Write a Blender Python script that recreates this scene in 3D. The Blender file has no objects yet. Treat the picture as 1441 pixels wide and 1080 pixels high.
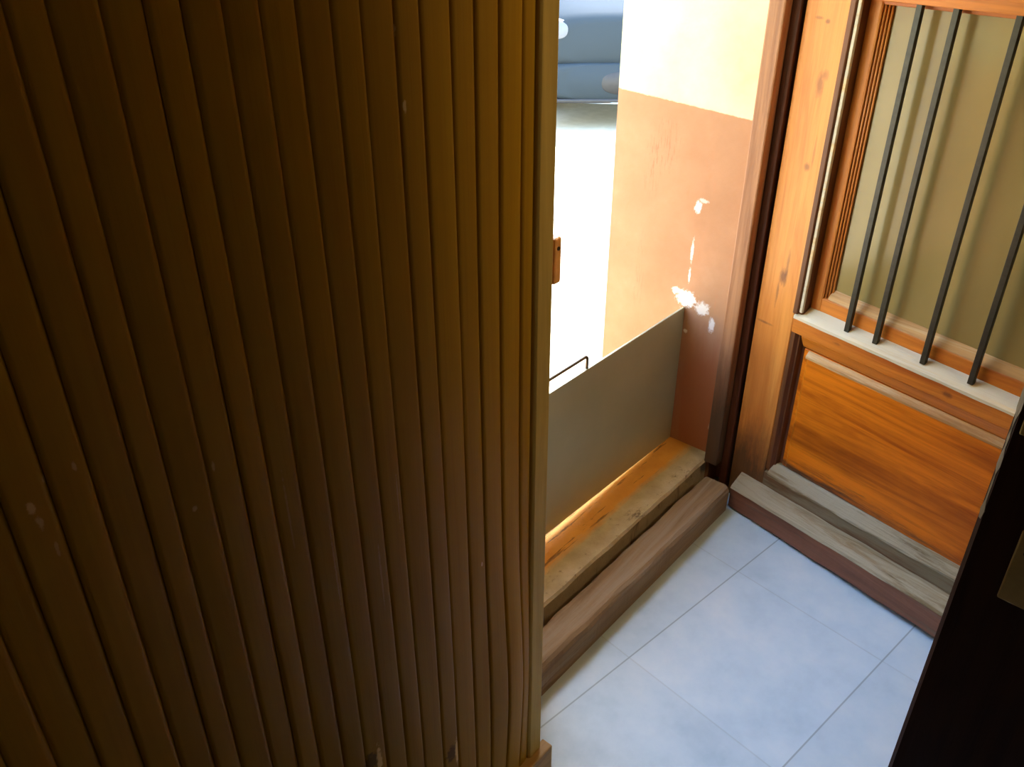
import bpy, bmesh, math, random
from mathutils import Vector, Matrix, Euler
random.seed(7)
S = bpy.context.scene
COL = S.collection
R = math.radians

# ------------------------------------------------------------------ helpers
def obj(name, bm, m, parent=None, bevel=0.0, seg=2, smooth=False):
    bmesh.ops.recalc_face_normals(bm, faces=bm.faces)
    me = bpy.data.meshes.new(name); bm.to_mesh(me); bm.free()
    o = bpy.data.objects.new(name, me); COL.objects.link(o)
    if m: me.materials.append(m)
    if parent: o.parent = parent
    if smooth:
        for p in me.polygons: p.use_smooth = True
    if bevel:
        b = o.modifiers.new('bevel', 'BEVEL'); b.width = bevel; b.segments = seg
        b.limit_method = 'ANGLE'; b.angle_limit = R(40)
    return o

def box(x0, x1, y0, y1, z0, z1, bm=None):
    bm = bm or bmesh.new()
    v = [bm.verts.new((x, y, z)) for z in (z0, z1) for y in (y0, y1) for x in (x0, x1)]
    for f in ((0,1,3,2),(4,5,7,6),(0,1,5,4),(2,3,7,6),(0,2,6,4),(1,3,7,5)):
        bm.faces.new([v[i] for i in f])
    return bm

def prism_x(prof0, prof1, x0, x1, bm=None, cuts=1, wob=None):
    """profile (y,z) swept along x from prof0 at x0 to prof1 at x1"""
    bm = bm or bmesh.new(); rings = []
    for k in range(cuts + 1):
        u = k / cuts; ring = []
        for i, (a, b) in enumerate(zip(prof0, prof1)):
            y = a[0]*(1-u)+b[0]*u; z = a[1]*(1-u)+b[1]*u
            if wob: dy, dz = wob(i, u); y += dy; z += dz
            ring.append(bm.verts.new((x0+(x1-x0)*u, y, z)))
        rings.append(ring)
    n = len(prof0)
    for k in range(cuts):
        for i in range(n):
            j = (i+1) % n
            bm.faces.new((rings[k][i], rings[k][j], rings[k+1][j], rings[k+1][i]))
    bm.faces.new(rings[0]); bm.faces.new(rings[-1][::-1])
    return bm

def prism_z(poly, z0, z1, bm=None):
    bm = bm or bmesh.new()
    a = [bm.verts.new((x, y, z0)) for x, y in poly]; b = [bm.verts.new((x, y, z1)) for x, y in poly]
    n = len(poly)
    for i in range(n):
        j = (i+1) % n
        bm.faces.new((a[i], a[j], b[j], b[i]))
    bm.faces.new(a[::-1]); bm.faces.new(b)
    return bm

def tube(pts, r, seg=10, bm=None):
    bm = bm or bmesh.new(); rings = []
    pts = [Vector(p) for p in pts]
    for i, p in enumerate(pts):
        d = (pts[min(i+1, len(pts)-1)] - pts[max(i-1, 0)]).normalized()
        up = Vector((0,0,1)) if abs(d.z) < .9 else Vector((0,1,0))
        a = d.cross(up).normalized(); b = d.cross(a)
        rings.append([bm.verts.new(p + (a*math.cos(2*math.pi*k/seg) + b*math.sin(2*math.pi*k/seg))*r) for k in range(seg)])
    for i in range(len(rings)-1):
        for k in range(seg):
            bm.faces.new((rings[i][k], rings[i][(k+1)%seg], rings[i+1][(k+1)%seg], rings[i+1][k]))
    bm.faces.new(rings[0][::-1]); bm.faces.new(rings[-1])
    return bm

def empty(name, loc, rz=0.0):
    o = bpy.data.objects.new(name, None); COL.objects.link(o)
    o.location = loc; o.rotation_euler = (0, 0, rz); o.empty_display_size = .1
    return o

def tag(o, label, cat, group=None, kind=None):
    o['label'] = label; o['category'] = cat
    if group: o['group'] = group
    if kind: o['kind'] = kind
    return o

# ------------------------------------------------------------------ materials
class NT:
    def __init__(s, name):
        s.m = bpy.data.materials.new(name); s.m.use_nodes = True
        s.n = s.m.node_tree.nodes; s.l = s.m.node_tree.links
        s.b = s.n['Principled BSDF']
        s.tc = s.n.new('ShaderNodeTexCoord'); s.co = s.tc.outputs['Object']
    def new(s, t, **k):
        o = s.n.new(t)
        for a, v in k.items(): setattr(o, a, v)
        return o
    def put(s, sock, v):
        if hasattr(v, 'is_linked') or hasattr(v, 'links'): s.l.new(v, sock)
        elif isinstance(v, (tuple, list)): sock.default_value = (*v, 1.0) if len(v) == 3 and len(sock.default_value) == 4 else v
        else: sock.default_value = v
    def math(s, op, a, b=0.0, clamp=False):
        o = s.new('ShaderNodeMath', operation=op, use_clamp=clamp); s.put(o.inputs[0], a); s.put(o.inputs[1], b); return o.outputs[0]
    def map(s, scale=(1,1,1), loc=(0,0,0), co=None):
        o = s.new('ShaderNodeMapping'); s.l.new(co or s.co, o.inputs[0])
        o.inputs['Scale'].default_value = scale; o.inputs['Location'].default_value = loc; return o.outputs[0]
    def noise(s, co, scale=5, detail=4, rough=.55, dist=0.0):
        o = s.new('ShaderNodeTexNoise'); s.l.new(co, o.inputs['Vector'])
        o.inputs['Scale'].default_value = scale; o.inputs['Detail'].default_value = detail
        o.inputs['Roughness'].default_value = rough; o.inputs['Distortion'].default_value = dist
        return o.outputs['Fac']
    def ramp(s, f, stops):
        o = s.new('ShaderNodeValToRGB'); s.l.new(f, o.inputs[0]); e = o.color_ramp.elements
        while len(e) < len(stops): e.new(.5)
        for el, (p, c) in zip(e, stops): el.position = p; el.color = (*c, 1) if len(c) == 3 else c
        return o.outputs[0]
    def rng(s, f, a, b, c=0.0, d=1.0, smooth=False):
        o = s.new('ShaderNodeMapRange'); o.clamp = True
        if smooth: o.interpolation_type = 'SMOOTHSTEP'
        s.put(o.inputs[0], f)
        for i, v in enumerate((a, b, c, d)): o.inputs[i+1].default_value = v
        return o.outputs[0]
    def mix(s, f, a, b, mode='MIX'):
        o = s.new('ShaderNodeMix', data_type='RGBA', blend_type=mode)
        s.put(o.inputs[0], f); s.put(o.inputs[6], a); s.put(o.inputs[7], b); return o.outputs[2]
    def xyz(s):
        o = s.new('ShaderNodeSeparateXYZ'); s.l.new(s.co, o.inputs[0]); return o.outputs
    def spot(s, cx, cy, cz, rx, ry, rz, wob, edge=.25):
        """irregular patch: 1 inside"""
        mp = s.new('ShaderNodeVectorMath', operation='SUBTRACT'); s.l.new(s.co, mp.inputs[0]); mp.inputs[1].default_value = (cx, cy, cz)
        dv = s.new('ShaderNodeVectorMath', operation='DIVIDE'); s.l.new(mp.outputs[0], dv.inputs[0]); dv.inputs[1].default_value = (rx, ry, rz)
        ln = s.new('ShaderNodeVectorMath', operation='LENGTH'); s.l.new(dv.outputs[0], ln.inputs[0])
        return s.rng(s.math('ADD', ln.outputs['Value'], wob), 1+edge, 1-edge)
    def bump(s, h, strength=.3, dist=.01):
        o = s.new('ShaderNodeBump'); s.l.new(h, o.inputs['Height']); o.inputs['Strength'].default_value = strength; o.inputs['Distance'].default_value = dist
        s.l.new(o.outputs[0], s.b.inputs['Normal'])
    def fin(s, col=None, rough=.6, metal=0.0, spec=.5, **k):
        if col is not None: s.put(s.b.inputs['Base Color'], col)
        s.put(s.b.inputs['Roughness'], rough); s.put(s.b.inputs['Metallic'], metal)
        s.put(s.b.inputs['Specular IOR Level'], spec)
        for a, v in k.items(): s.put(s.b.inputs[a], v)
        return s.m

def wood(name, light, dark, axis='z', scale=1.0, rough=.45, bump=.25, seed=0.0, grey=None, greyamt=0.0, grime=None, gsc=(18, 18, 5), knots=0.0, spec=.35, marks=(), patch=None):
    """streaky pine: grain runs along axis; grey = weathered colour showing in ragged patches; grime = (z0,z1) splashed dirt"""
    t = NT(name)
    st = {'x': (.9, 14, 14), 'y': (14, .9, 14), 'z': (14, 14, .9)}[axis]
    st2 = {'x': (3, 90, 90), 'y': (90, 3, 90), 'z': (90, 90, 3)}[axis]
    g = t.noise(t.map(tuple(v*scale for v in st), (seed, seed*.7, seed*1.3)), 1.6, 6, .62, 1.2)
    fine = t.noise(t.map(tuple(v*scale for v in st2), (seed, 0, seed)), 1.5, 4, .7)
    mid = tuple((a+b)/2 for a, b in zip(light, dark))
    c = t.ramp(g, [(.28, dark), (.42, mid), (.55, light), (.72, tuple(min(1, v*1.12) for v in light))])
    c = t.mix(t.math('MULTIPLY', t.rng(fine, .45, .75), .35), c, dark)
    if knots:
        vo = t.new('ShaderNodeTexVoronoi', feature='F1'); s3 = {'x': (3.2, 9, 9), 'y': (9, 3.2, 9), 'z': (9, 9, 3.2)}[axis]
        t.l.new(t.map(s3, (seed+.3, seed, seed*.5)), vo.inputs['Vector'])
        k = t.rng(t.math('ADD', vo.outputs['Distance'], t.math('MULTIPLY', t.noise(t.co, 60), .12)), .26, .12)
        c = t.mix(t.math('MULTIPLY', k, knots), c, tuple(v*.35 for v in dark))
    if patch:
        pn = t.noise(t.map(tuple(v*.33 for v in st), (seed+3, 1, seed)), 1.7, 5, .65, .8)
        c = t.mix(t.rng(pn, .50, .64, 0, .75), c, patch)
    if marks:
        wb_ = t.math('MULTIPLY', t.math('SUBTRACT', t.noise(t.map((1, 1, .5)), 55, 4, .7), .5), 1.8)
        for (mx, mz, rx, rz, k) in marks:
            c = t.mix(t.math('MULTIPLY', t.spot(mx, YF_, mz, rx, .2, rz, wb_, .5), k), c, (.11, .035, .016))
    if grey:
        w = t.noise(t.map(tuple(v*.6 for v in st), (5+seed, 2, 1)), 2.2, 6, .7, .6)
        c = t.mix(t.rng(w, .62-.45*greyamt, .74-.45*greyamt), c, grey)
    if grime:
        z = t.xyz()[2]
        e = t.math('ADD', z, t.math('MULTIPLY', t.math('SUBTRACT', t.noise(t.map(gsc), 1, 6, .75), .5), .30))
        c = t.mix(t.math('MULTIPLY', t.rng(e, grime[1], grime[0]), .85), c, (.045, .032, .018))
    t.bump(t.math('ADD', t.math('MULTIPLY', g, .6), fine), bump, .004)
    return t.fin(c, rough, 0, spec)

YF_ = .04
PINE_L, PINE_D = (.62, .195, .018), (.36, .080, .006)
M = {}
M['stile'] = wood('pine_stile', (.66, .25, .045), (.46, .125, .014), 'z', 1, .42, grime=(.15, .31), seed=1.3, patch=(.46, .13, .018), marks=((-.013, .735, .010, .020, .75), (-.006, .765, .004, .04, .5), (-.022, .69, .003, .03, .5), (-.001, 1.019, .006, .008, .6), (-.006, 1.205, .008, .022, .5), (.004, 1.225, .008, .010, .4), (-.014, 1.335, .005, .004, .6), (-.035, 1.34, .010, .003, .4), (.011, 1.055, .003, .03, .35), (-.046, .595, .02, .003, .6)))
M['rail'] = wood('pine_rail', PINE_L, PINE_D, 'x', 1, .42, seed=3.1, marks=((.455, .617, .012, .006, .7), (.17, .622, .01, .003, .4)))
M['panel'] = wood('pine_panel', (.72, .185, .007), (.26, .038, .002), 'x', .9, .38, seed=5.2, grime=(.175, .235), gsc=(3, 20, 30), patch=(.22, .042, .003), spec=.15)
M['moulding'] = wood('moulding_wood', (.58, .33, .12), (.34, .15, .045), 'x', 1, .5, seed=2.2, grey=(.64, .46, .24), greyamt=.3, spec=.15)
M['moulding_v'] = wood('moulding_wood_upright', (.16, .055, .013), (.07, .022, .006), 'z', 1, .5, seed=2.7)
M['weathered'] = wood('weathered_wood', (.27, .19, .095), (.09, .065, .03), 'x', 1.1, .8, .7, seed=4.0, grey=(.37, .31, .20), greyamt=.45, spec=.08)
M['ledge'] = wood('ledge_wood', (.72, .52, .26), (.46, .28, .11), 'x', 1.0, .6, .4, seed=9.0, grey=(.62, .53, .36), greyamt=.5)
M['lowrail'] = wood('grimy_rail_wood', (.20, .11, .045), (.09, .045, .018), 'x', 1, .7, .5, seed=6.3, grey=(.23, .18, .10), greyamt=.45)
M['bar_wood'] = wood('weather_bar_wood', (.28, .11, .055), (.16, .065, .033), 'x', 1, .55, .5, seed=7.7, grey=(.20, .13, .08), greyamt=.2)
M['post'] = wood('frame_post_wood', (.38, .17, .07), (.20, .075, .028), 'z', 1, .55, seed=8.8, grime=(.30, .52))
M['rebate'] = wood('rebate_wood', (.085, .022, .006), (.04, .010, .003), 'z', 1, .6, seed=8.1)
M['strip'] = wood('threshold_wood', (.28, .18, .09), (.17, .10, .048), 'x', 1.0, .7, .6, seed=3.7, grey=(.30, .22, .14), greyamt=.3, spec=.2)
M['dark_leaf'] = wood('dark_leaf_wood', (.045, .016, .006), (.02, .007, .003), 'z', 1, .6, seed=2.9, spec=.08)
M['edge_strip'] = wood('edge_strip_wood', (.30, .22, .12), (.15, .10, .05), 'z', 1, .6, seed=1.9)

def m_cladding():
    t = NT('brown_cladding'); x, y, z = t.xyz()
    tint = t.new('ShaderNodeAttribute', attribute_name='board'); tf = tint.outputs['Fac']
    g = t.noise(t.map((30, 20, .9)), 1.4, 6, .65, .8); f2 = t.noise(t.map((220, 90, 2.5)), 1.2, 4, .7)
    c = t.ramp(g, [(.25, (.335, .162, .004)), (.5, (.375, .192, .006)), (.75, (.415, .23, .010))])
    c = t.mix(t.math('MULTIPLY', t.rng(f2, .5, .8), .3), c, (.20, .10, .009))
    c = t.mix(t.math('MULTIPLY', tf, .45), c, (.25, .13, .014))
    wob = t.math('MULTIPLY', t.math('SUBTRACT', t.noise(t.map((1, 1, 1)), 160, 3, .7), .5), 2.2)
    for (cx, cz, rx, rz, k) in ((-1.304, 1.394, .002, .007, .8), (-1.596, 1.09, .0015, .005, .7),
                             (-1.72, 1.16, .0015, .004, .7), (-1.763, 1.140, .003, .006, .8), (-1.760, 1.122, .0025, .006, .8), (-1.754, 1.09, .0015, .008, .5), (-1.625, 1.054, .0025, .003, .8),
                             (-1.202, .681, .0016, .004, .7), (-1.31, 1.47, .0015, .006, .7), (-1.745, 1.16, .0018, .004, .6), (-1.40, .80, .0013, .05, .35), (-1.47, .86, .0012, .06, .35), (-1.52, .98, .0012, .05, .3), (-1.36, .9, .001, .04, .3)):
        c = t.mix(t.math('MULTIPLY', t.spot(cx, -.11, cz, rx, .03, rz, wob), k), c, (.66, .46, .22))
    # splintered lower ends of three boards: pale inner wood with a dark torn edge
    for (cx, cz) in ((-1.277, .325), (-1.440, .478), (-1.61, .60)):
        c = t.mix(t.math('MULTIPLY', t.spot(cx-.013, -.11, cz-.012, .012, .03, .018, wob), .75), c, (.07, .03, .004))
        c = t.mix(t.math('MULTIPLY', t.spot(cx, -.11, cz-.022, .0042, .03, .030, wob), .9), c, (.85, .58, .22))
    t.bump(g, .15, .004)
    return t.fin(c, .5, 0, .10)
M['cladding'] = m_cladding()
M['trim'] = wood('trim_wood', (.47, .315, .07), (.36, .235, .045), 'z', 1, .5, .15, seed=6.6, spec=.12)
M['skirting'] = wood('skirting_wood', (.40, .24, .07), (.22, .12, .035), 'x', 1, .5, seed=1.1)

def m_floor():
    t = NT('grey_floor_tile')
    mp = t.new('ShaderNodeMapping'); t.l.new(t.co, mp.inputs[0])
    br = t.new('ShaderNodeTexBrick'); br.offset = 0.0; br.squash = 1
    t.l.new(mp.outputs[0], br.inputs['Vector'])
    br.inputs['Scale'].default_value = 1; br.inputs['Mortar Size'].default_value = .0022; br.inputs['Mortar Smooth'].default_value = .3
    br.inputs['Brick Width'].default_value = .44; br.inputs['Row Height'].default_value = .409
    br.inputs['Color1'].default_value = (1,1,1,1); br.inputs['Color2'].default_value = (.93,.93,.93,1); br.inputs['Mortar'].default_value = (.86,.85,.84,1)
    a = t.noise(t.co, 5, 6, .65); b = t.noise(t.co, 38, 5, .6)
    c = t.ramp(a, [(.3, (.38, .50, .59)), (.5, (.47, .59, .67)), (.7, (.56, .65, .70))])
    c = t.mix(t.rng(b, .55, .8, 0, .35), c, (.48, .56, .62))
    c = t.mix(1.0, c, br.outputs['Color'], 'MULTIPLY')
    yy = t.math('FRACT', t.math('ADD', t.math('DIVIDE', t.xyz()[1], .409), .5)); jn = t.rng(t.math('ABSOLUTE', t.math('SUBTRACT', yy, .5)), .0052, .0032)
    c = t.mix(t.math('MULTIPLY', jn, .38), c, (.10, .10, .10))
    t.bump(b, .08, .003)
    return t.fin(c, .42, 0, .4)
M['floor'] = m_floor()

def m_wall_out():
    t = NT('cream_and_terracotta_render'); x, y, z = t.xyz()
    a = t.noise(t.co, 7, 6, .6); b = t.noise(t.map((1, 9, 2.2)), 3.5, 6, .7, .5); fine = t.noise(t.co, 90, 4, .6)
    edge = t.math('ADD', z, t.math('MULTIPLY', t.math('SUBTRACT', fine, .5), .006))
    edge = t.math('ADD', edge, t.math('MULTIPLY', y, -.062))
    org = t.ramp(a, [(.3, (.36, .175, .082)), (.6, (.41, .205, .10)), (.8, (.45, .24, .125))])
    org = t.mix(t.math('MULTIPLY', t.rng(b, .60, .76), .45), org, (.50, .17, .07))
    wob = t.math('MULTIPLY', t.math('SUBTRACT', t.noise(t.co, 95, 4, .75), .5), 2.4)
    scr = t.noise(t.map((1, 140, 22)), 1.0, 3, .6)
    for (cy, cz, ry, rz, k) in ((.355, 1.0, .035, .05, .5), (.385, .92, .02, .05, .4), (.40, .60, .012, .12, .25)):
        org = t.mix(t.math('MULTIPLY', t.math('MULTIPLY', t.spot(.04, cy, cz, .1, ry, rz, wob, .6), t.rng(scr, .5, .62)), k), org, (.30, .10, .05))
    for (cy, cz, ry, rz, k) in ((.243, .588, .026, .022, 1), (.19, .572, .020, .018, .55), (.238, .855, .009, .015, .75), (.225, .875, .014, .005, .35), (.24, .73, .004, .03, .5), (.232, .49, .006, .006, .8),
                                (.24, .66, .003, .02, .6), (.275, .605, .012, .01, .7), (.155, .535, .008, .02, .6), (.115, .21, .008, .012, .8)):
        org = t.mix(t.math('MULTIPLY', t.spot(.04, cy, cz, .1, ry, rz, wob, .3), k), org, (.92, .88, .78))
    cream = t.ramp(a, [(.3, (.56, .535, .25)), (.7, (.62, .60, .35))])
    streaks = t.noise(t.map((1, 26, 4)), 1.1, 5, .7)
    org = t.mix(t.math('MULTIPLY', t.spot(.04, .165, .27, .1, .085, .20, t.math('MULTIPLY', t.math('SUBTRACT', streaks, .5), 1.1), .3), .7), org, (.36, .12, .05))  # darker reddish streaked patch low on the reveal, inside the barrier
    c = t.mix(t.rng(edge, 1.0895, 1.0925), org, cream)
    t.bump(t.math('ADD', a, t.math('MULTIPLY', fine, .4)), .25, .006)
    return t.fin(c, .85, 0, .2)
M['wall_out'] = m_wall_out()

def m_sill():
    t = NT('worn_sill'); x, y, z = t.xyz()
    a = t.noise(t.co, 9, 6, .65); b = t.noise(t.co, 55, 5, .7)
    stone = t.ramp(a, [(.3, (.35, .275, .155)), (.55, (.48, .39, .235)), (.75, (.56, .48, .32))])
    stone = t.mix(t.rng(b, .62, .72, 0, .7), stone, (.10, .065, .03))
    blot = t.noise(t.map((9, 20, 1)), 1.4, 5, .8)
    stone = t.mix(t.math('MULTIPLY', t.math('MULTIPLY', t.rng(blot, .58, .66), t.rng(y, .15, .12)), .75), stone, (.07, .04, .018))
    orange_band = t.ramp(a, [(.3, (.64, .27, .04)), (.7, (.76, .36, .06))])  # orange tone of the sill from its inner part out to the street
    crack = t.noise(t.map((3.0, 45, 1), (.4, 0, 0)), 1.2, 5, .7)
    orange_band = t.mix(t.rng(crack, .59, .62, 0, .8), orange_band, (.13, .055, .012))
    e = t.math('ADD', y, t.math('MULTIPLY', t.math('SUBTRACT', t.noise(t.map((6, 25, 1)), 1.2, 5, .7), .5), .05))
    c = t.mix(t.rng(e, .160, .182), stone, orange_band)
    t.bump(t.math('ADD', a, b), .4, .006)
    return t.fin(c, .7, 0, .3)
M['sill'] = m_sill()

def m_simple(name, col, rough=.5, metal=0.0, var=.15, spec=.5, nscale=20, **k):
    t = NT(name); a = t.noise(t.co, nscale, 5, .6)
    c = t.ramp(a, [(.3, tuple(v*(1-var) for v in col)), (.7, tuple(min(1, v*(1+var)) for v in col))])
    return t.fin(c, rough, metal, spec, **k)
M['sheet'] = m_simple('barrier_sheet_metal', (.42, .42, .27), .42, .3, .08, nscale=4)
M['wire'] = m_simple('handle_wire', (.08, .06, .035), .4, .7)
M['iron'] = m_simple('black_iron', (.035, .032, .020), .42, .35, .25, nscale=60)
M['brass'] = m_simple('dull_brass_plate', (.42, .28, .07), .5, .35, .2)
M['screw'] = m_simple('dark_screw', (.05, .035, .02), .5, .6)
M['keeper'] = m_simple('keeper_wood', (.78, .36, .08), .5, 0, .25)
M['plaster'] = m_simple('interior_plaster', (.20, .14, .08), .9, 0, .08)
M['ceiling'] = m_simple('ceiling_plaster', (.34, .27, .18), .9, 0, .05)
M['street'] = m_simple('pale_street', (.49, .43, .31), .9, 0, .08, nscale=12, spec=.2)
M['facade'] = m_simple('opposite_facade', (.50, .36, .22), .9, 0, .08, nscale=3)
M['seal'] = m_simple('dark_gap', (.03, .02, .012), .8)

def m_glass():
    t = NT('textured_door_glass')
    a = t.noise(t.co, 120, 3, .5); b = t.noise(t.map((4, 4, 2)), 1.5, 3, .5)
    c = t.ramp(b, [(.3, (.31, .225, .075)), (.7, (.39, .28, .10))])
    t.bump(a, .04, .002)
    return t.fin(c, .16, 0, .30, **{'Transmission Weight': .15, 'IOR': 1.5})
M['glass'] = m_glass()
M['carpaint'] = m_simple('grey_blue_car_paint', (.036, .045, .051), .6, .0, .03, spec=.02, nscale=2)
M['carglass'] = m_simple('car_window_glass', (.03, .04, .05), .06, 0, .05, spec=.8)
M['carblack'] = m_simple('car_black_plastic', (.025, .022, .020), .6)
M['tyre'] = m_simple('tyre_rubber', (.018, .018, .018), .85)
M['rim'] = m_simple('wheel_alloy', (.55, .55, .56), .3, .9)
M['chrome'] = m_simple('chrome', (.75, .8, .85), .15, 1.0, .02)
M['lampglass'] = m_simple('headlight_lens', (.16, .17, .19), .4, .0, .05, spec=.1)
M['indicator'] = m_simple('orange_indicator', (.80, .22, .06), .25, 0, .1)

# ------------------------------------------------------------------ camera (looking down into the entrance)
H = 1.6; PITCH = math.atan(710/1195)
cam_d = bpy.data.cameras.new('camera'); cam = bpy.data.objects.new('camera', cam_d); COL.objects.link(cam)
cam_d.sensor_width = 36; cam_d.lens = 36*1195/1441; cam_d.clip_start = .02
cam.location = (0, 0, H); cam.rotation_euler = (math.pi/2 - PITCH, 0, 0)
S.camera = cam

# the house frame: x runs along the threshold, y points out to the street, origin at the hinge corner
HX, HY, HR = .647, 1.982, R(49.7)
def house(name, loc=(0,0,0)): return empty(name, loc, HR)
HM = Matrix.Translation((HX, HY, 0)) @ Matrix.Rotation(HR, 4, 'Z')
def hp(t, n, z=0): return HM @ Vector((t, n, z))
def place(o): o.location = (HX, HY, 0); o.rotation_euler = (0, 0, HR); return o
def struct(name, bm, m, label, cat, **k):
    o = place(obj(name, bm, m, **k)); return tag(o, label, cat, kind='structure')

# ------------------------------------------------------------------ setting: shell
SILL = .12; NO = .51
# the floor tiles lie 8 degrees off the threshold: the slab is modelled in the tile frame
def tile_floor():
    ang = R(90-48.1); o0 = Vector((.280, 1.41, 0))     # a tile corner seen in the photograph
    inv = (Matrix.Translation(o0) @ Matrix.Rotation(ang, 4, 'Z')).inverted()
    poly = [inv @ hp(a, b) for a, b in ((-4.2, .10), (1.05, .10), (1.05, -4.2), (-4.2, -4.2))]
    o = obj('floor', prism_z([(p.x, p.y) for p in poly], -.12, 0), M['floor'])
    o.location = o0; o.rotation_euler = (0, 0, ang)
    return tag(o, 'pale grey square floor tiles inside the doorway', 'floor', kind='structure')
tile_floor()

CL = -.11                                               # face of the cladding
zt = 2.75
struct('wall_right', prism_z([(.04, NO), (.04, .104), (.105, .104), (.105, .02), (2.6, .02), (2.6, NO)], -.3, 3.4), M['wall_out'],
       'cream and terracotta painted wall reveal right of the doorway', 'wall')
struct('wall_left', prism_z([(-4.4, .02), (-.96, .02), (-.96, .104), (-.90, .104), (-.90, NO), (-4.4, NO)], -.3, 3.4), M['wall_out'],
       'thick street wall behind the brown board cladding', 'wall')
struct('wall_lintel', box(-.90, .04, .104, NO, 2.04, 3.4), M['wall_out'], 'wall above the street doorway', 'wall')
struct('wall_above', box(-.96, .105, .02, .104, 2.06, 3.4), M['plaster'], 'inner wall above the doorway', 'wall')
struct('wall_side', box(1.05, 1.15, -4.3, .02, -.05, 3.4), M['plaster'], 'hall wall behind the open door', 'wall')
struct('wall_back', box(-4.3, 1.15, -4.3, -4.2, -.05, 3.4), M['plaster'], 'back wall of the hall', 'wall')
struct('wall_far', box(-4.3, -4.2, -4.2, .02, -.05, 3.4), M['plaster'], 'far end wall of the hall', 'wall')
struct('ceiling', box(-4.4, 1.15, -4.3, .02, zt, zt+.1), M['ceiling'], 'ceiling of the hall', 'ceiling')

# cladding boards: one wall lining, grooves between narrow rounded boards
grooves = [-1.672, -1.642, -1.604, -1.568, -1.536, -1.5, -1.464, -1.426, -1.387, -1.352, -1.309, -1.273, -1.228, -1.191, -1.15, -1.11, -1.084]
x = grooves[0]
while x > -4.15:
    x -= .037 + random.uniform(-.002, .002); grooves.insert(0, x)
def cladding():
    bm = bmesh.new(); lay = bm.faces.layers.float.new('board')
    nz = 56; zs = [.06 + (zt - .06)*(k/nz) for k in range(nz+1)]
    def warp(t, z):
        return -.013*math.exp(-((t+1.135)/.055)**2)*math.exp(-((z-.34)/.22)**2)
    prev = None
    for i in range(len(grooves)-1):
        a, b = grooves[i], grooves[i+1]; w = b - a
        ph = random.uniform(0, 6.28); lean = random.uniform(-.0012, .0012); tint = random.random()
        sh = random.uniform(-.0008, .0008)
        prof = [(0, .0042), (.0008, .0030), (.0022, .0008), (.006, .0001), (w*.5, 0), (w-.007, .0), (w-.003, .0007), (w-.0010, .0028), (w, .0042)]
        rows = []
        for z in zs:
            row = []
            for (px, dy) in prof:
                t = a + px + .0012*math.sin(z*3.1 + a*9)
                u = px/w - .5
                row.append(bm.verts.new((t, CL + dy + sh + lean*u*2 + warp(t, z) + .0006*math.sin(z*5+ph), z)))
            rows.append(row)
        for k in range(nz):
            for j in range(len(prof)-1):
                f = bm.faces.new((rows[k][j], rows[k][j+1], rows[k+1][j+1], rows[k+1][j])); f[lay] = tint; f.smooth = True
    # solid backing behind the boards
    box(-4.2, -1.05, CL+.0075, .02, .0, zt, bm)
    return bm
struct('wall_cladding', cladding(), M['cladding'], 'dark brown wall lining of narrow upright wooden boards', 'wall cladding')
tr = prism_z([(-1.084, CL+.012), (-1.084, CL-.002), (-1.080, CL-.006), (-1.049, CL-.006), (-1.045, CL-.002), (-1.045, CL+.06), (-1.084, CL+.06)], .08, zt)
struct('trim_1', tr, M['trim'], 'plain wooden corner strip closing the board cladding', 'trim', bevel=.0015)
struct('baseboard_left', box(-4.2, -1.028, CL-.022, CL+.004, 0, .08), M['skirting'], 'worn brown skirting board under the cladding', 'skirting', bevel=.003)

# threshold: wooden strip, rise, worn sill
def wobf(amp):
    ph = [random.uniform(0, 6.28) for _ in range(40)]
    def f(i, u): return (amp*math.sin(u*23+ph[i % 40])*.6 + amp*math.sin(u*61+ph[(i+7) % 40])*.4, amp*.6*math.sin(u*31+ph[(i+3) % 40]))
    return f
strip_prof = [(0, 0), (0, .070), (.004, .080), (.012, .086), (.075, .086), (.082, .080), (.082, 0)]
wobs = wobf(.0022)
struct('trim_2', prism_x(strip_prof, strip_prof, -.955, -.026, cuts=60, wob=lambda i, u: (0, 0) if i in (0, 6) else wobs(i, u)), M['strip'],
       'worn brown wooden threshold strip along the floor', 'threshold')
wob2 = wobf(.0015)
sp = [(.083, -.1), (.083, .020), (.113, .020), (.113, .098), (.099, .112), (.104, SILL), (.30, SILL), (NO+.02, SILL-.012), (NO+.02, -.2), (.30, -.2)]
struct('trim_3', prism_x(sp, sp, -.90, .04, cuts=40, wob=lambda i, u: wob2(i, u) if i in (4, 5) else (0, 0)), M['sill'],
       'worn beige and orange sill in the doorway', 'sill')

# door frame posts fixed in the wall
bm = prism_z([(0, .062), (.0, .103), (.1, .103), (.1, .062)], .114, 2.06)
struct('trim_4', bm, M['post'], 'brown wooden frame post on the hinge side of the doorway', 'door frame', bevel=.004)
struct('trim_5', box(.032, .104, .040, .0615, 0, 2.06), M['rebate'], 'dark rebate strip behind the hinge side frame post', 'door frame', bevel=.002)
kb = struct('trim_6', box(-.955, -.866, .024, .10, .0865, 2.06), M['trim'], 'wooden frame post at the closing side of the doorway', 'door frame', bevel=.003)
# latch keeper on the closing post
kp = prism_z([(-.868, .018), (-.868, .045), (-.850, .045), (-.847, .041), (-.847, .022), (-.850, .018)], 1.003, 1.086)
keeper = place(obj('latch_keeper', kp, M['keeper'], bevel=.004))
tag(keeper, 'small brown latch keeper block on the edge of the closing post', 'latch')
scr = obj('screw', tube([(-.859, .0185, 1.068), (-.859, .0165, 1.068)], .0035, 10), M['screw'], keeper)

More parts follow.
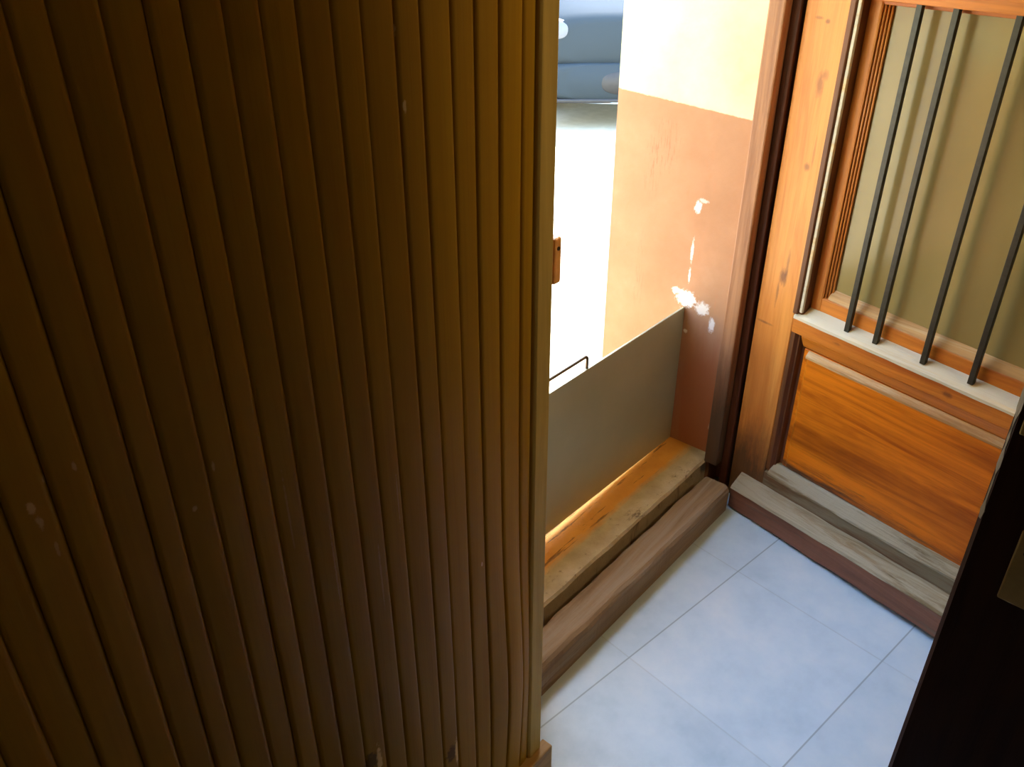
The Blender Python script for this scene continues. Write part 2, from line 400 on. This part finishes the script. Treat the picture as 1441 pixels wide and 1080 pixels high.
# ------------------------------------------------------------------ open entrance door (local x along the leaf, -y towards the viewer's side)
DA = R(90-143.5)
D0 = hp(-.016, -.032)
door = empty('door_1', D0, DA)
tag(door, 'open orange brown wooden entrance door with barred glass and lower panel', 'door', kind='structure')
L0, L1 = -.075, .80; YF, YB = .04, .085; ZT = 2.05
def part(name, bm, m, bevel=.0025, smooth=False, parent=None, label=None):
    o = obj(name, bm, m, parent or door, bevel=bevel, smooth=smooth)
    if label: o['label'] = label
    return o
XL, XR = .038, .695                                     # inner edges of the stiles
part('stile', box(L0, XL, YF, YB, .012, ZT), M['stile'])
part('stile', box(XR, L1, YF, YB, .02, ZT), M['stile'])
def skew(prof, dz): return [(y, z+dz) for y, z in prof]
# middle rail with the worn ledge the bars stand on
pr = [(YF, .602), (YF, .641), (.1, .668), (.1, .602)]
part('middle_rail', prism_x(pr, skew(pr, -.006), XL, XR), M['rail'], bevel=.002)
pl = [(YF-.001, .640), (YF-.001, .647), (YF+.004, .652), (.088, .677), (.088, .660), (YF+.004, .6415)]
wl = wobf(.0008)
part('ledge', prism_x(pl, skew(pl, -.008), XL, XR, cuts=30, wob=wl), M['ledge'], bevel=0, label='worn pale ledge under the bars')
# bottom rail
pb = [(YF, .03), (YF, .157), (YF+.006, .160), (YB, .160), (YB, .03)]
part('bottom_rail', prism_x(pb, skew(pb, .022), XL, XR), M['lowrail'], bevel=.001, label='grimy worn bottom rail')
wbm = wobf(.0013)
pm = [(YF-.004, .150), (YF-.004, .156), (YF+.012, .186), (YF+.018, .190), (YB-.01, .190), (YB-.01, .150)]
part('panel_moulding', prism_x(pm, skew(pm, .022), XL+.012, XR, cuts=40, wob=wbm), M['weathered'], bevel=0, label='weathered grey lower moulding')
# top of panel moulding (bevelled light strip) and side moulding
pt = [(YF+.004, .598), (YF+.004, .603), (YB-.01, .603), (YB-.01, .563), (YF+.024, .563), (YF+.018, .570)]
part('panel_moulding', prism_x(pt, skew(pt, -.004), XL+.03, XR), M['rail'], bevel=.001)
ps = [(YF+.0125, .5395), (YF+.0125, .5455), (YF+.0235, .5585), (YF+.026, .5585), (YF+.026, .5395)]
part('panel_bevel', prism_x(ps, skew(ps, .001), XL+.048, XR, cuts=30, wob=wobf(.0006)), M['moulding'], bevel=0, label='pale worn bevel along the top of the panel')
sm = prism_z([(XL, YF+.002), (XL+.012, YF+.002), (XL+.018, YF+.012), (XL+.022, YF+.012), (XL+.026, YF+.026), (XL+.034, YF+.03), (XL+.034, YB-.005), (XL, YB-.005)], .165, .603)
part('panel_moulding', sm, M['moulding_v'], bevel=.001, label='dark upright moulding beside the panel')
# raised panel
def raised():
    bm = bmesh.new(); x0, x1, z0, z1 = XL+.034, XR+.01, .180, .560
    def loop(ins, y): return [bm.verts.new(p) for p in ((x0+ins, y, z0+ins), (x1-ins, y, z0+ins), (x1-ins, y, z1-ins), (x0+ins, y, z1-ins))]
    ls = [loop(0, YB-.004), loop(0, YF+.024), loop(.012, YF+.022), loop(.022, YF+.014)]
    for a, b in zip(ls, ls[1:]):
        for i in range(4): bm.faces.new((a[i], a[(i+1)%4], b[(i+1)%4], b[i]))
    bm.faces.new(ls[-1]); bm.faces.new(ls[0][::-1]); return bm
part('panel', raised(), M['panel'], bevel=.002)
# rail above the bars and a second panel above the frame of view
part('top_rail', box(XL, XR, YF, .1, 1.3865, 1.50), M['rail'], bevel=.003)
part('top_rail', box(XL, XR, YF, YB, 1.95, ZT), M['rail'], bevel=.003)
part('upper_panel', box(XL, XR, YF+.014, YF+.03, 1.49, 1.96), M['panel'])
# stepped bead on the glazed opening's hinge side
bd = prism_z([(XL-.003, YF-.004), (XL+.010, YF-.004), (XL+.012, YF+.004), (XL+.019, YF+.004), (XL+.021, YF+.010), (XL+.021, YB), (XL-.003, YB)], .655, 1.39)
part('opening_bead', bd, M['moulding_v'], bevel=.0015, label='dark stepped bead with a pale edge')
part('bead_edge', box(XL+.012, XL+.0205, YF+.001, YF+.012, .66, 1.388), M['ledge'], bevel=.002)
# inner casement holding the glass
CY0, CY1 = .074, .104
cas = empty('casement', (0, 0, 0)); cas.parent = door
CX0, CX1, CZ0, CZ1 = .0385, .694, .655, 1.386
bm = box(CX0, .086, CY0, CY1, CZ0, CZ1)
part('casement_stile', bm, M['stile'], parent=cas)
part('casement_stile', box(.66, CX1, CY0, CY1, CZ0, CZ1), M['stile'], parent=cas)
pc = [(CY0, CZ0), (CY0, .703), (CY0+.012, .712), (CY1, .712), (CY1, CZ0)]
part('casement_rail', prism_x(pc, skew(pc, -.012), .086, .66), M['rail'], parent=cas, bevel=.001)
part('casement_rail', box(.086, .66, CY0, CY1, 1.376, CZ1), M['rail'], parent=cas)
# light chamfer bead at the glass foot and the reeded bead at its side
pf = [(CY0+.002, .700), (CY0+.002, .706), (CY0+.017, .728), (CY0+.022, .728), (CY0+.022, .700)]
part('glazing_bead', prism_x(pf, skew(pf, -.014), .100, .66, cuts=24, wob=wobf(.0007)), M['moulding'], parent=cas, bevel=0, label='pale bead along the foot of the glass')
rb = bmesh.new()
for k in range(4):
    xx = .087 + k*.0055; yy = CY0 + .001 + k*.0045
    tube([(xx, yy, .705), (xx, yy, 1.38)], .0031, 8, rb)
part('glazing_bead', rb, M['stile'], parent=cas, bevel=0, smooth=True, label='reeded upright bead beside the glass')
part('glass_pane', box(.095, .665, CY0+.018, CY0+.023, .70, 1.40), M['glass'], parent=cas, bevel=0, label='textured olive brown glass')
# iron bars
def bar(x):
    b = .0062
    part('iron_bar', box(x-b, x+b, .058-b, .058+b, .655, 1.39), M['iron'], bevel=.0008)
for bx in (.180, .257, .378, .490, .600): bar(bx)
# weather bar
pw = [(0, .006), (-.001, .071), (.004, .077), (YF, .108), (YF, .006)]
pw1 = [(0, .020), (-.001, .095), (.004, .101), (YF, .126), (YF, .020)]
ww = wobf(.0012)
wb = part('weather_bar', prism_x(pw, pw1, -.036, .79, cuts=44, wob=ww), M['bar_wood'], bevel=.0006)
ptp = [(-.0035, .072), (.001, .080), (YF-.0005, .1115), (YF-.0005, .106), (.004, .0755), (-.0005, .0695)]
ptp1 = [(-.0035, .096), (.001, .104), (YF-.0005, .1295), (YF-.0005, .124), (.004, .0995), (-.0005, .0935)]
part('weather_bar_top', prism_x(ptp, ptp1, -.036, .79, cuts=44, wob=ww), M['weathered'], bevel=0, parent=wb, label='weathered grey sloping top')
# hinges on the edge
for z in (.32, 1.75):
    part('hinge', tube([(L0-.006, YB-.004, z-.05), (L0-.006, YB-.004, z+.05)], .006, 12), M['iron'], bevel=0, smooth=True)

# ------------------------------------------------------------------ flood barrier board standing on the sill
barrier = place(empty('flood_barrier', (0, 0, 0)))
tag(barrier, 'grey sheet metal barrier board standing on the sill across the doorway', 'barrier')
barrier.location = hp(-.42, .242, SILL)
def bl(t, n, z): return (t+.42, n-.242, z-SILL)
bm = bmesh.new()
th = .006
prof = [(-.885, .1405), (.0392, .1205), (.0392, .560), (.036, .5635), (-.885, .5635)]
fr = [bm.verts.new(bl(a, .242, z)) for a, z in prof]; bk = [bm.verts.new(bl(a, .242+th, z)) for a, z in prof]
bm.faces.new(fr); bm.faces.new(bk[::-1])
for i in range(5): bm.faces.new((fr[i], fr[(i+1)%5], bk[(i+1)%5], bk[i]))
obj('barrier_sheet', bm, M['sheet'], barrier, bevel=.001)
pts = [bl(-.424, .247, .545)]; rr = .010
for a in range(0, 91, 15): pts.append(bl(-.424-rr+rr*math.cos(R(a)), .247, .598-rr+rr*math.sin(R(a))))
for a in range(90, 181, 15): pts.append(bl(-.604+rr+rr*math.cos(R(a)), .247, .598-rr+rr*math.sin(R(a))))
pts.append(bl(-.604, .247, .545))
obj('handle', tube(pts, .0040, 10), M['wire'], barrier, smooth=True)

# ------------------------------------------------------------------ dark inner door leaf at the right edge of view
PX, PY = .592, .843
leaf = empty('door_2', (PX, PY, 0), R(-45))
tag(leaf, 'dark wooden inner door leaf seen edge on at the right', 'door', kind='structure')
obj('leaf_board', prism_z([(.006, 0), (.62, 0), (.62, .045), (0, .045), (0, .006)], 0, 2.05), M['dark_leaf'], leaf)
ch = bmesh.new(); prev = None; N = 80
for k in range(N+1):
    z = .90 + (2.0-.90)*k/N
    wd = max(.12, .45 + .55*math.sin(k*1.7)*math.sin(k*.61+1)) if z < 1.06 else 1.0
    c = .0068*wd; m_ = .003 - .0004
    ring = [ch.verts.new((*p, z)) for p in ((m_+c/2, m_-c/2), (m_-c/2, m_+c/2), (m_-c/2+.004, m_+c/2+.004), (m_+c/2+.004, m_-c/2+.004))]
    if prev:
        for i in range(4): ch.faces.new((prev[i], prev[(i+1)%4], ring[(i+1)%4], ring[i]))
    else: ch.faces.new(ring)
    prev = ring
ch.faces.new(prev[::-1])
obj('edge_strip', ch, M['edge_strip'], leaf)['label'] = 'pale chipped edge'
def plate(z0, z1, x0=.036):
    p = obj('hinge_plate', box(x0, x0+.06, -.0025, .002, z0, z1), M['brass'], leaf, bevel=.0022)
    p['label'] = 'dull brass plate'
    obj('screw', tube([(x0+.014, -.0028, z1-.03), (x0+.014, -.004, z1-.03)], .004, 10), M['screw'], p)
plate(.80, .912, .052); plate(1.035, 1.13, .012)

# ------------------------------------------------------------------ street and car
SZ = -.15
struct('street', box(-14, 16, NO-.02, 16, SZ-.1, SZ), M['street'], 'sunlit pale street beyond the doorway', 'street')
# house front across the street, standing behind the car
fc = place(obj('wall_street', box(-12, 14, 13.5, 13.9, SZ, 9.5), M['facade'])); tag(fc, 'house front across the street', 'wall', kind='structure')

def car():
    root = empty('car', (1.02, 7.02, SZ), R(0))
    tag(root, 'grey blue car parked on the sunlit street beyond the doorway', 'car')
    # (y, half width, z bottom, z top, crown)
    st = [(.00, .58, .50, .80), (.02, .70, .47, .845), (.07, .775, .42, .875), (.18, .82, .32, .905), (.40, .85, .24, .93), (.95, .865, .22, .99), (1.6, .87, .22, 1.0), (3.2, .87, .22, 1.0), (3.75, .84, .26, .98), (3.95, .76, .34, .93), (4.02, .66, .42, .86)]
    def loft(st, shape):
        bm = bmesh.new(); rings = []
        for s in st: rings.append([bm.verts.new(p) for p in shape(s)])
        for a, b in zip(rings, rings[1:]):
            for i in range(len(a)): bm.faces.new((a[i], a[(i+1)%len(a)], b[(i+1)%len(b)], b[i]))
        bm.faces.new(rings[0][::-1]); bm.faces.new(rings[-1]); return bm
    def sec(s, n=28, e=4.2):
        y, hw, z0, z1 = s; out = []
        for k in range(n):
            a = 2*math.pi*k/n; c, q = math.cos(a), math.sin(a)
            out.append((hw*math.copysign(abs(c)**(2/e), c), y, (z0+z1)/2 + (z1-z0)/2*math.copysign(abs(q)**(2/e), q)))
        return out
    obj('body', loft(st, sec), M['carpaint'], root, smooth=True)
    bst = [(-.05, .60, .235, .505), (-.03, .72, .225, .51), (.03, .80, .22, .51), (.15, .845, .22, .508), (.32, .862, .23, .50)]
    bp = obj('bumper', loft(bst, lambda s: sec(s, 28, 5)), M['carpaint'], root, smooth=True)
    obj('bumper_lip', loft([(-.065, .62, .215, .245), (-.045, .74, .21, .245), (.02, .82, .21, .245), (.2, .86, .21, .245)], lambda s: sec(s, 20, 6)), M['carblack'], root, smooth=True)
    tri = [(.66*math.sin(a), -.068 + .13*(1-math.cos(a)), .214) for a in [R(v) for v in range(-70, 71, 7)]]
    obj('lip_trim', tube(tri, .007, 8), M['chrome'], bp, smooth=True)
    ik = [(-.058, .30, .275, .455), (-.04, .33, .27, .46), (.0, .34, .27, .46)]
    obj('air_intake', loft(ik, lambda s: sec(s, 24, 3)), M['carblack'], bp, smooth=True)
    obj('grille', loft([(-.012, .12, .60, .70), (.02, .14, .58, .72), (.06, .14, .58, .72)], lambda s: sec(s, 24, 4)), M['carblack'], root, smooth=True)
    for sgn in (-1, 1):
        bm = loft([(.0, .07, .70, .78), (.03, .12, .66, .82), (.10, .14, .66, .84), (.22, .10, .70, .86)], lambda s: sec(s, 20, 2.6))
        bmesh.ops.translate(bm, verts=bm.verts, vec=(sgn*.665, 0, 0))
        h = obj('headlight', bm, M['lampglass'], root, smooth=True)
        bm = loft([(.035, .025, .70, .78), (.06, .045, .68, .80), (.18, .04, .70, .82)], lambda s: sec(s, 14, 2.6))
        bmesh.ops.translate(bm, verts=bm.verts, vec=(sgn*.775, 0, 0))
        obj('indicator', bm, M['indicator'], h, smooth=True)
        mb = loft([(1.32, .05, 1.0, 1.08), (1.36, .09, .97, 1.11), (1.44, .08, .98, 1.10)], lambda s: sec(s, 14, 3))
        bmesh.ops.translate(mb, verts=mb.verts, vec=(sgn*.97, 0, 0))
        obj('mirror', mb, M['carpaint'], root, smooth=True)
    # cabin
    def cab(s):
        y, hb, ht, zt_ = s; zb = .93
        return [(-hb, y, zb), (-hb*.99, y, zb+(zt_-zb)*.3), (-ht, y, zt_-.03*(zt_ > 1.05)), (-ht*.8, y, zt_), (ht*.8, y, zt_), (ht, y, zt_-.03*(zt_ > 1.05)), (hb*.99, y, zb+(zt_-zb)*.3), (hb, y, zb)]
    cst = [(.95, .74, .72, .98), (1.30, .78, .68, 1.18), (1.75, .80, .60, 1.41), (2.2, .80, .60, 1.46), (3.0, .80, .60, 1.44), (3.5, .78, .60, 1.36), (3.85, .72, .64, 1.0)]
    cb = obj('cabin', loft(cst, cab), M['carpaint'], root, smooth=True)
    bm = bmesh.new()
    for q in ([(-.66, .985, 1.005), (.66, .985, 1.005), (.545, 1.70, 1.405), (-.545, 1.70, 1.405)],):
        a = [bm.verts.new(p) for p in q]; b = [bm.verts.new((x_, y_+.01, z_-.02)) for x_, y_, z_ in q]
        bm.faces.new(a); bm.faces.new(b[::-1])
        for i in range(4): bm.faces.new((a[i], a[(i+1)%4], b[(i+1)%4], b[i]))
    bmesh.ops.translate(bm, verts=bm.verts, vec=(0, -.012, .022))
    obj('windscreen', bm, M['carglass'], root)
    for sgn in (-1, 1):
        bm = bmesh.new()
        q = [(.805, 1.45, 1.03), (.805, 3.4, 1.03), (.64, 3.2, 1.37), (.64, 1.9, 1.37)]
        a = [bm.verts.new((sgn*(x_+.004), y_, z_)) for x_, y_, z_ in q]; b = [bm.verts.new((sgn*(x_-.03), y_, z_)) for x_, y_, z_ in q]
        bm.faces.new(a); bm.faces.new(b[::-1])
        for i in range(4): bm.faces.new((a[i], a[(i+1)%4], b[(i+1)%4], b[i]))
        obj('side_window', bm, M['carglass'], root)
        for wy in (.78, 3.28):
            bm = bmesh.new(); rings = []
            prof = [(.20, -.08), (.28, -.09), (.305, -.07), (.31, 0), (.305, .07), (.28, .09), (.20, .08)]
            for k in range(28):
                a_ = 2*math.pi*k/28
                rings.append([bm.verts.new((sgn*.80 + w_, wy + r_*math.cos(a_), .31 + r_*math.sin(a_))) for r_, w_ in prof])
            for k in range(28):
                A, B = rings[k], rings[(k+1) % 28]
                for i in range(len(prof)): bm.faces.new((A[i], A[(i+1)%len(prof)], B[(i+1)%len(prof)], B[i]))
            wh = obj('wheel', bm, M['tyre'], root, smooth=True)
            bm = bmesh.new()
            bmesh.ops.create_cone(bm, cap_ends=True, segments=24, radius1=.215, radius2=.19, depth=.15, matrix=Matrix.Translation((sgn*.80, wy, .31)) @ Matrix.Rotation(math.pi/2*sgn, 4, 'Y'))
            obj('rim', bm, M['rim'], wh, bevel=.01)
    return root
car()

# ------------------------------------------------------------------ light: hazy blue sky and a sun that stands behind the car
W = bpy.data.worlds.new('sky'); S.world = W; W.use_nodes = True
nt = W.node_tree; bg = nt.nodes['Background']
sky = nt.nodes.new('ShaderNodeTexSky'); sky.sky_type = 'NISHITA'; sky.sun_disc = False
sky.sun_elevation = R(55); sky.sun_rotation = R(10); sky.air_density = 1.3; sky.dust_density = .6
nt.links.new(sky.outputs[0], bg.inputs[0]); bg.inputs[1].default_value = .60
sd = bpy.data.lights.new('sun', 'SUN'); so = bpy.data.objects.new('sun', sd); COL.objects.link(so)
sd.energy = 4.6; sd.angle = R(.6); sd.color = (1, .95, .87)
dirv = Vector((-.33, -.944, -1.4)); so.rotation_euler = dirv.to_track_quat('-Z', 'Y').to_euler(); so.location = (1, 8, 8)
# unseen dim fill light, added to brighten the cladding and hall floor
ld = bpy.data.lights.new('hall_fill', 'POINT'); lo = bpy.data.objects.new('hall_fill', ld); COL.objects.link(lo)
ld.energy = 7.5; ld.color = (1, .76, .46); ld.shadow_soft_size = .2; lo.location = hp(-.35, -1.45, 2.02)

S.view_settings.view_transform = 'Standard'; S.view_settings.look = 'None'
S.view_settings.gamma = 1; S.view_settings.use_curve_mapping = False
S.view_settings.exposure = 2.15
S.cycles.use_denoising = True
S.cycles.max_bounces = 10; S.cycles.diffuse_bounces = 6
